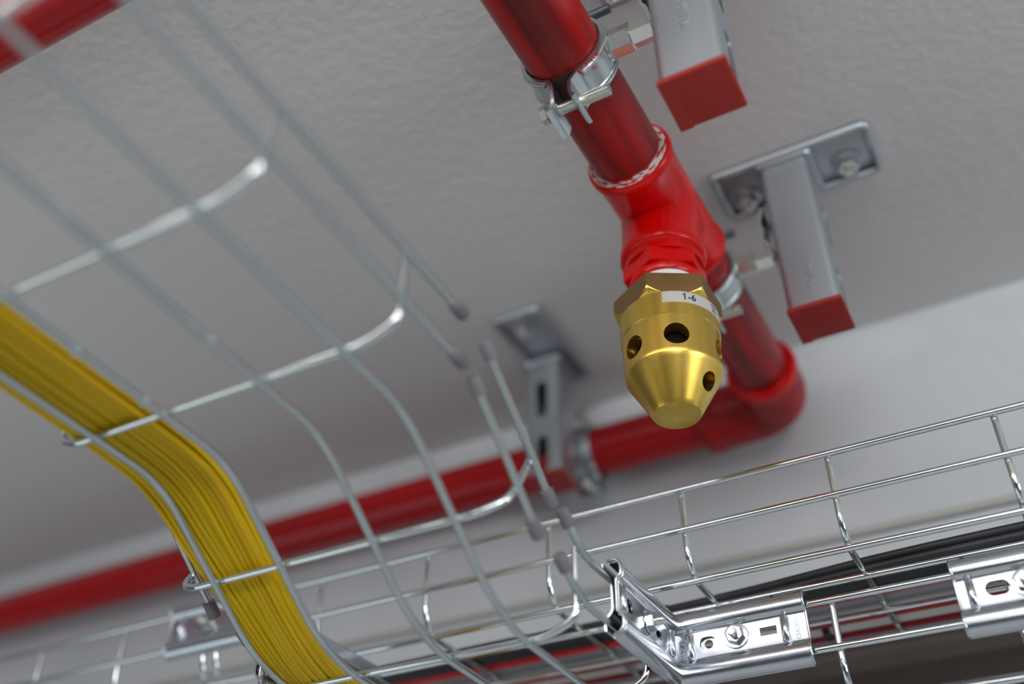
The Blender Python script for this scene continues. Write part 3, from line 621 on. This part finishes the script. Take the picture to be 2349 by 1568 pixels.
# yellow bundle lies on the left part of the bent tray
CTR = [(-0.30, -0.402, 0.3190), (-0.05, -0.400, 0.3090), (0.10, -0.4005, 0.3045), (0.20, -0.4000, 0.3005), (0.27, -0.4015, 0.2985), (0.335, -0.4030, 0.2970), (0.362, -0.4010, 0.2890), (0.39, -0.4000, 0.2720), (0.415, -0.3985, 0.2550), (0.44, -0.3970, 0.2380), (0.47, -0.3985, 0.2245), (0.51, -0.4035, 0.2190), (0.58, -0.410, 0.2180), (0.70, -0.410, 0.2175)]
HW = [0.024, 0.024, 0.0235, 0.0225, 0.023, 0.024, 0.0245, 0.0235, 0.0210, 0.0190, 0.0185, 0.0185, 0.020, 0.022]
def smooth_path(P, n=5):
    out = []
    for i in range(len(P) - 1):
        p0, p1_, p2, p3 = P[max(i - 1, 0)], P[i], P[i + 1], P[min(i + 2, len(P) - 1)]
        for k in range(n):
            s = k / n; out.append(0.5 * ((2 * p1_) + (p2 - p0) * s + (2 * p0 - 5 * p1_ + 4 * p2 - p3) * s * s + (3 * p1_ - p0 - 3 * p2 + p3) * s ** 3))
    out.append(P[-1]); return out
cabr = 0.00175; slots = []
for row in range(6):
    nx = 13 - (row % 2) - (2 if row > 3 else 0)
    for k in range(nx): slots.append(((k + 0.5 * (row % 2) + (1 if row > 3 else 0)) / 12.0 * 2 - 1, row))
for i, (u, row) in enumerate(slots):
    ph, am = random.uniform(0, 6.28), random.uniform(0.2, 1.0); ph2 = random.uniform(0, 6.28); P = []
    for j, ((y, x, z), hw) in enumerate(zip(CTR, HW)):
        du = u * hw * 0.93 + am * 0.0021 * math.sin(ph + j * 0.75)
        sl_ = 1.0 if not (0.35 < y < 0.47) else 0.83
        dz = row * 0.0031 + 0.0009 * (0.5 + 0.5 * math.sin(ph2 + j * 0.6)) - 0.0035 * (0 if row == 0 else 0) + (0.0014 if row == 0 else 0.0)
        dy = 0.56 * dz if 0.35 < y < 0.47 else 0.0
        P.append(V(x + du, y + dy, z - 0.0048 + dz * sl_ + 0.0010))
    bm = bmesh.new(); tube(bm, smooth_path(P, 4), cabr, 7)
    o = finish(bm, 'fibre_cable', M['yellow' if random.random() < 0.75 else 'yellow2'], None, 'all')
    tag(o, 'thin yellow fibre cable in the bundle lying in the bent mesh tray', 'cable', 'yellow fibre cables in the bent tray')
# black cables on the upper tray
for i in range(14):
    k = i % 8; lay = i // 8; P = []
    for x in (-0.95, -0.7, -0.5, -0.38, -0.28, -0.18, -0.09, 0.0, 0.12, 0.3):
        near = {-0.95: .676, -0.7: .673, -0.5: .669, -0.38: .6655, -0.28: .667, -0.18: .6625, -0.09: .6545, 0.0: .6510, 0.12: .651, 0.3: .652}[x]
        far = 0.6875
        P.append(V(x, lerp(near + 0.003, far - 0.003, k / 7) + random.uniform(-.0004, .0004), 0.2947 + lay * 0.0050 + random.uniform(0, .0006)))
    bm = bmesh.new(); tube(bm, smooth_path(P, 4), 0.0028, 12)
    tag(finish(bm, 'power_cable', M['black'], None, 'all'), 'thick black cable in the bundle on the upper tray, behind its second bottom wire', 'cable', 'black cables on the upper tray')
def straight(name, label, cat, y, r, m, z=None, dx=0.0):
    bm = bmesh.new(); P = [V(x, y + 0.0006 * math.sin(x * 9 + y * 60), (z or (0.2922 + r))) for x in [-1.25 + 0.12 * k for k in range(14)]]; tube(bm, P, r, 18)
    tag(finish(bm, name, M[m], None, 'all'), label, cat)
straight('signal_cable', 'bright red cable on the upper tray, between the black bundle and the grey conduit', 'cable', 0.6950, 0.0034, 'redcable')
straight('conduit', 'smooth dark grey conduit lying on the upper tray beside the bright red cable', 'conduit', 0.7085, 0.0080, 'greytube')
straight('signal_cable', 'pale cream cable on the upper tray just beyond the grey conduit', 'cable', 0.7255, 0.0052, 'cream')
straight('signal_cable', 'thin dull red cable between the two pale cables on the upper tray', 'cable', 0.7350, 0.0026, 'darkred')
straight('signal_cable', 'wide beige cable near the far side of the upper tray', 'cable', 0.7475, 0.0080, 'cream')
straight('signal_cable', 'dark red cable beyond the wide beige cable, by the far side of the upper tray', 'cable', 0.7600, 0.0030, 'darkred')
straight('signal_cable', 'grey cable against the far side of the upper tray', 'cable', 0.7720, 0.0065, 'greytube')
bm = bmesh.new(); box(bm, (-0.1475, 0.7405, 0.2895), (-0.1425, 0.7545, 0.3100), 0.0006, 1)
tag(finish(bm, 'cable_tie', M['black']), 'small black tie around the beige cable on the upper tray, by the B27 bracket', 'cable tie')
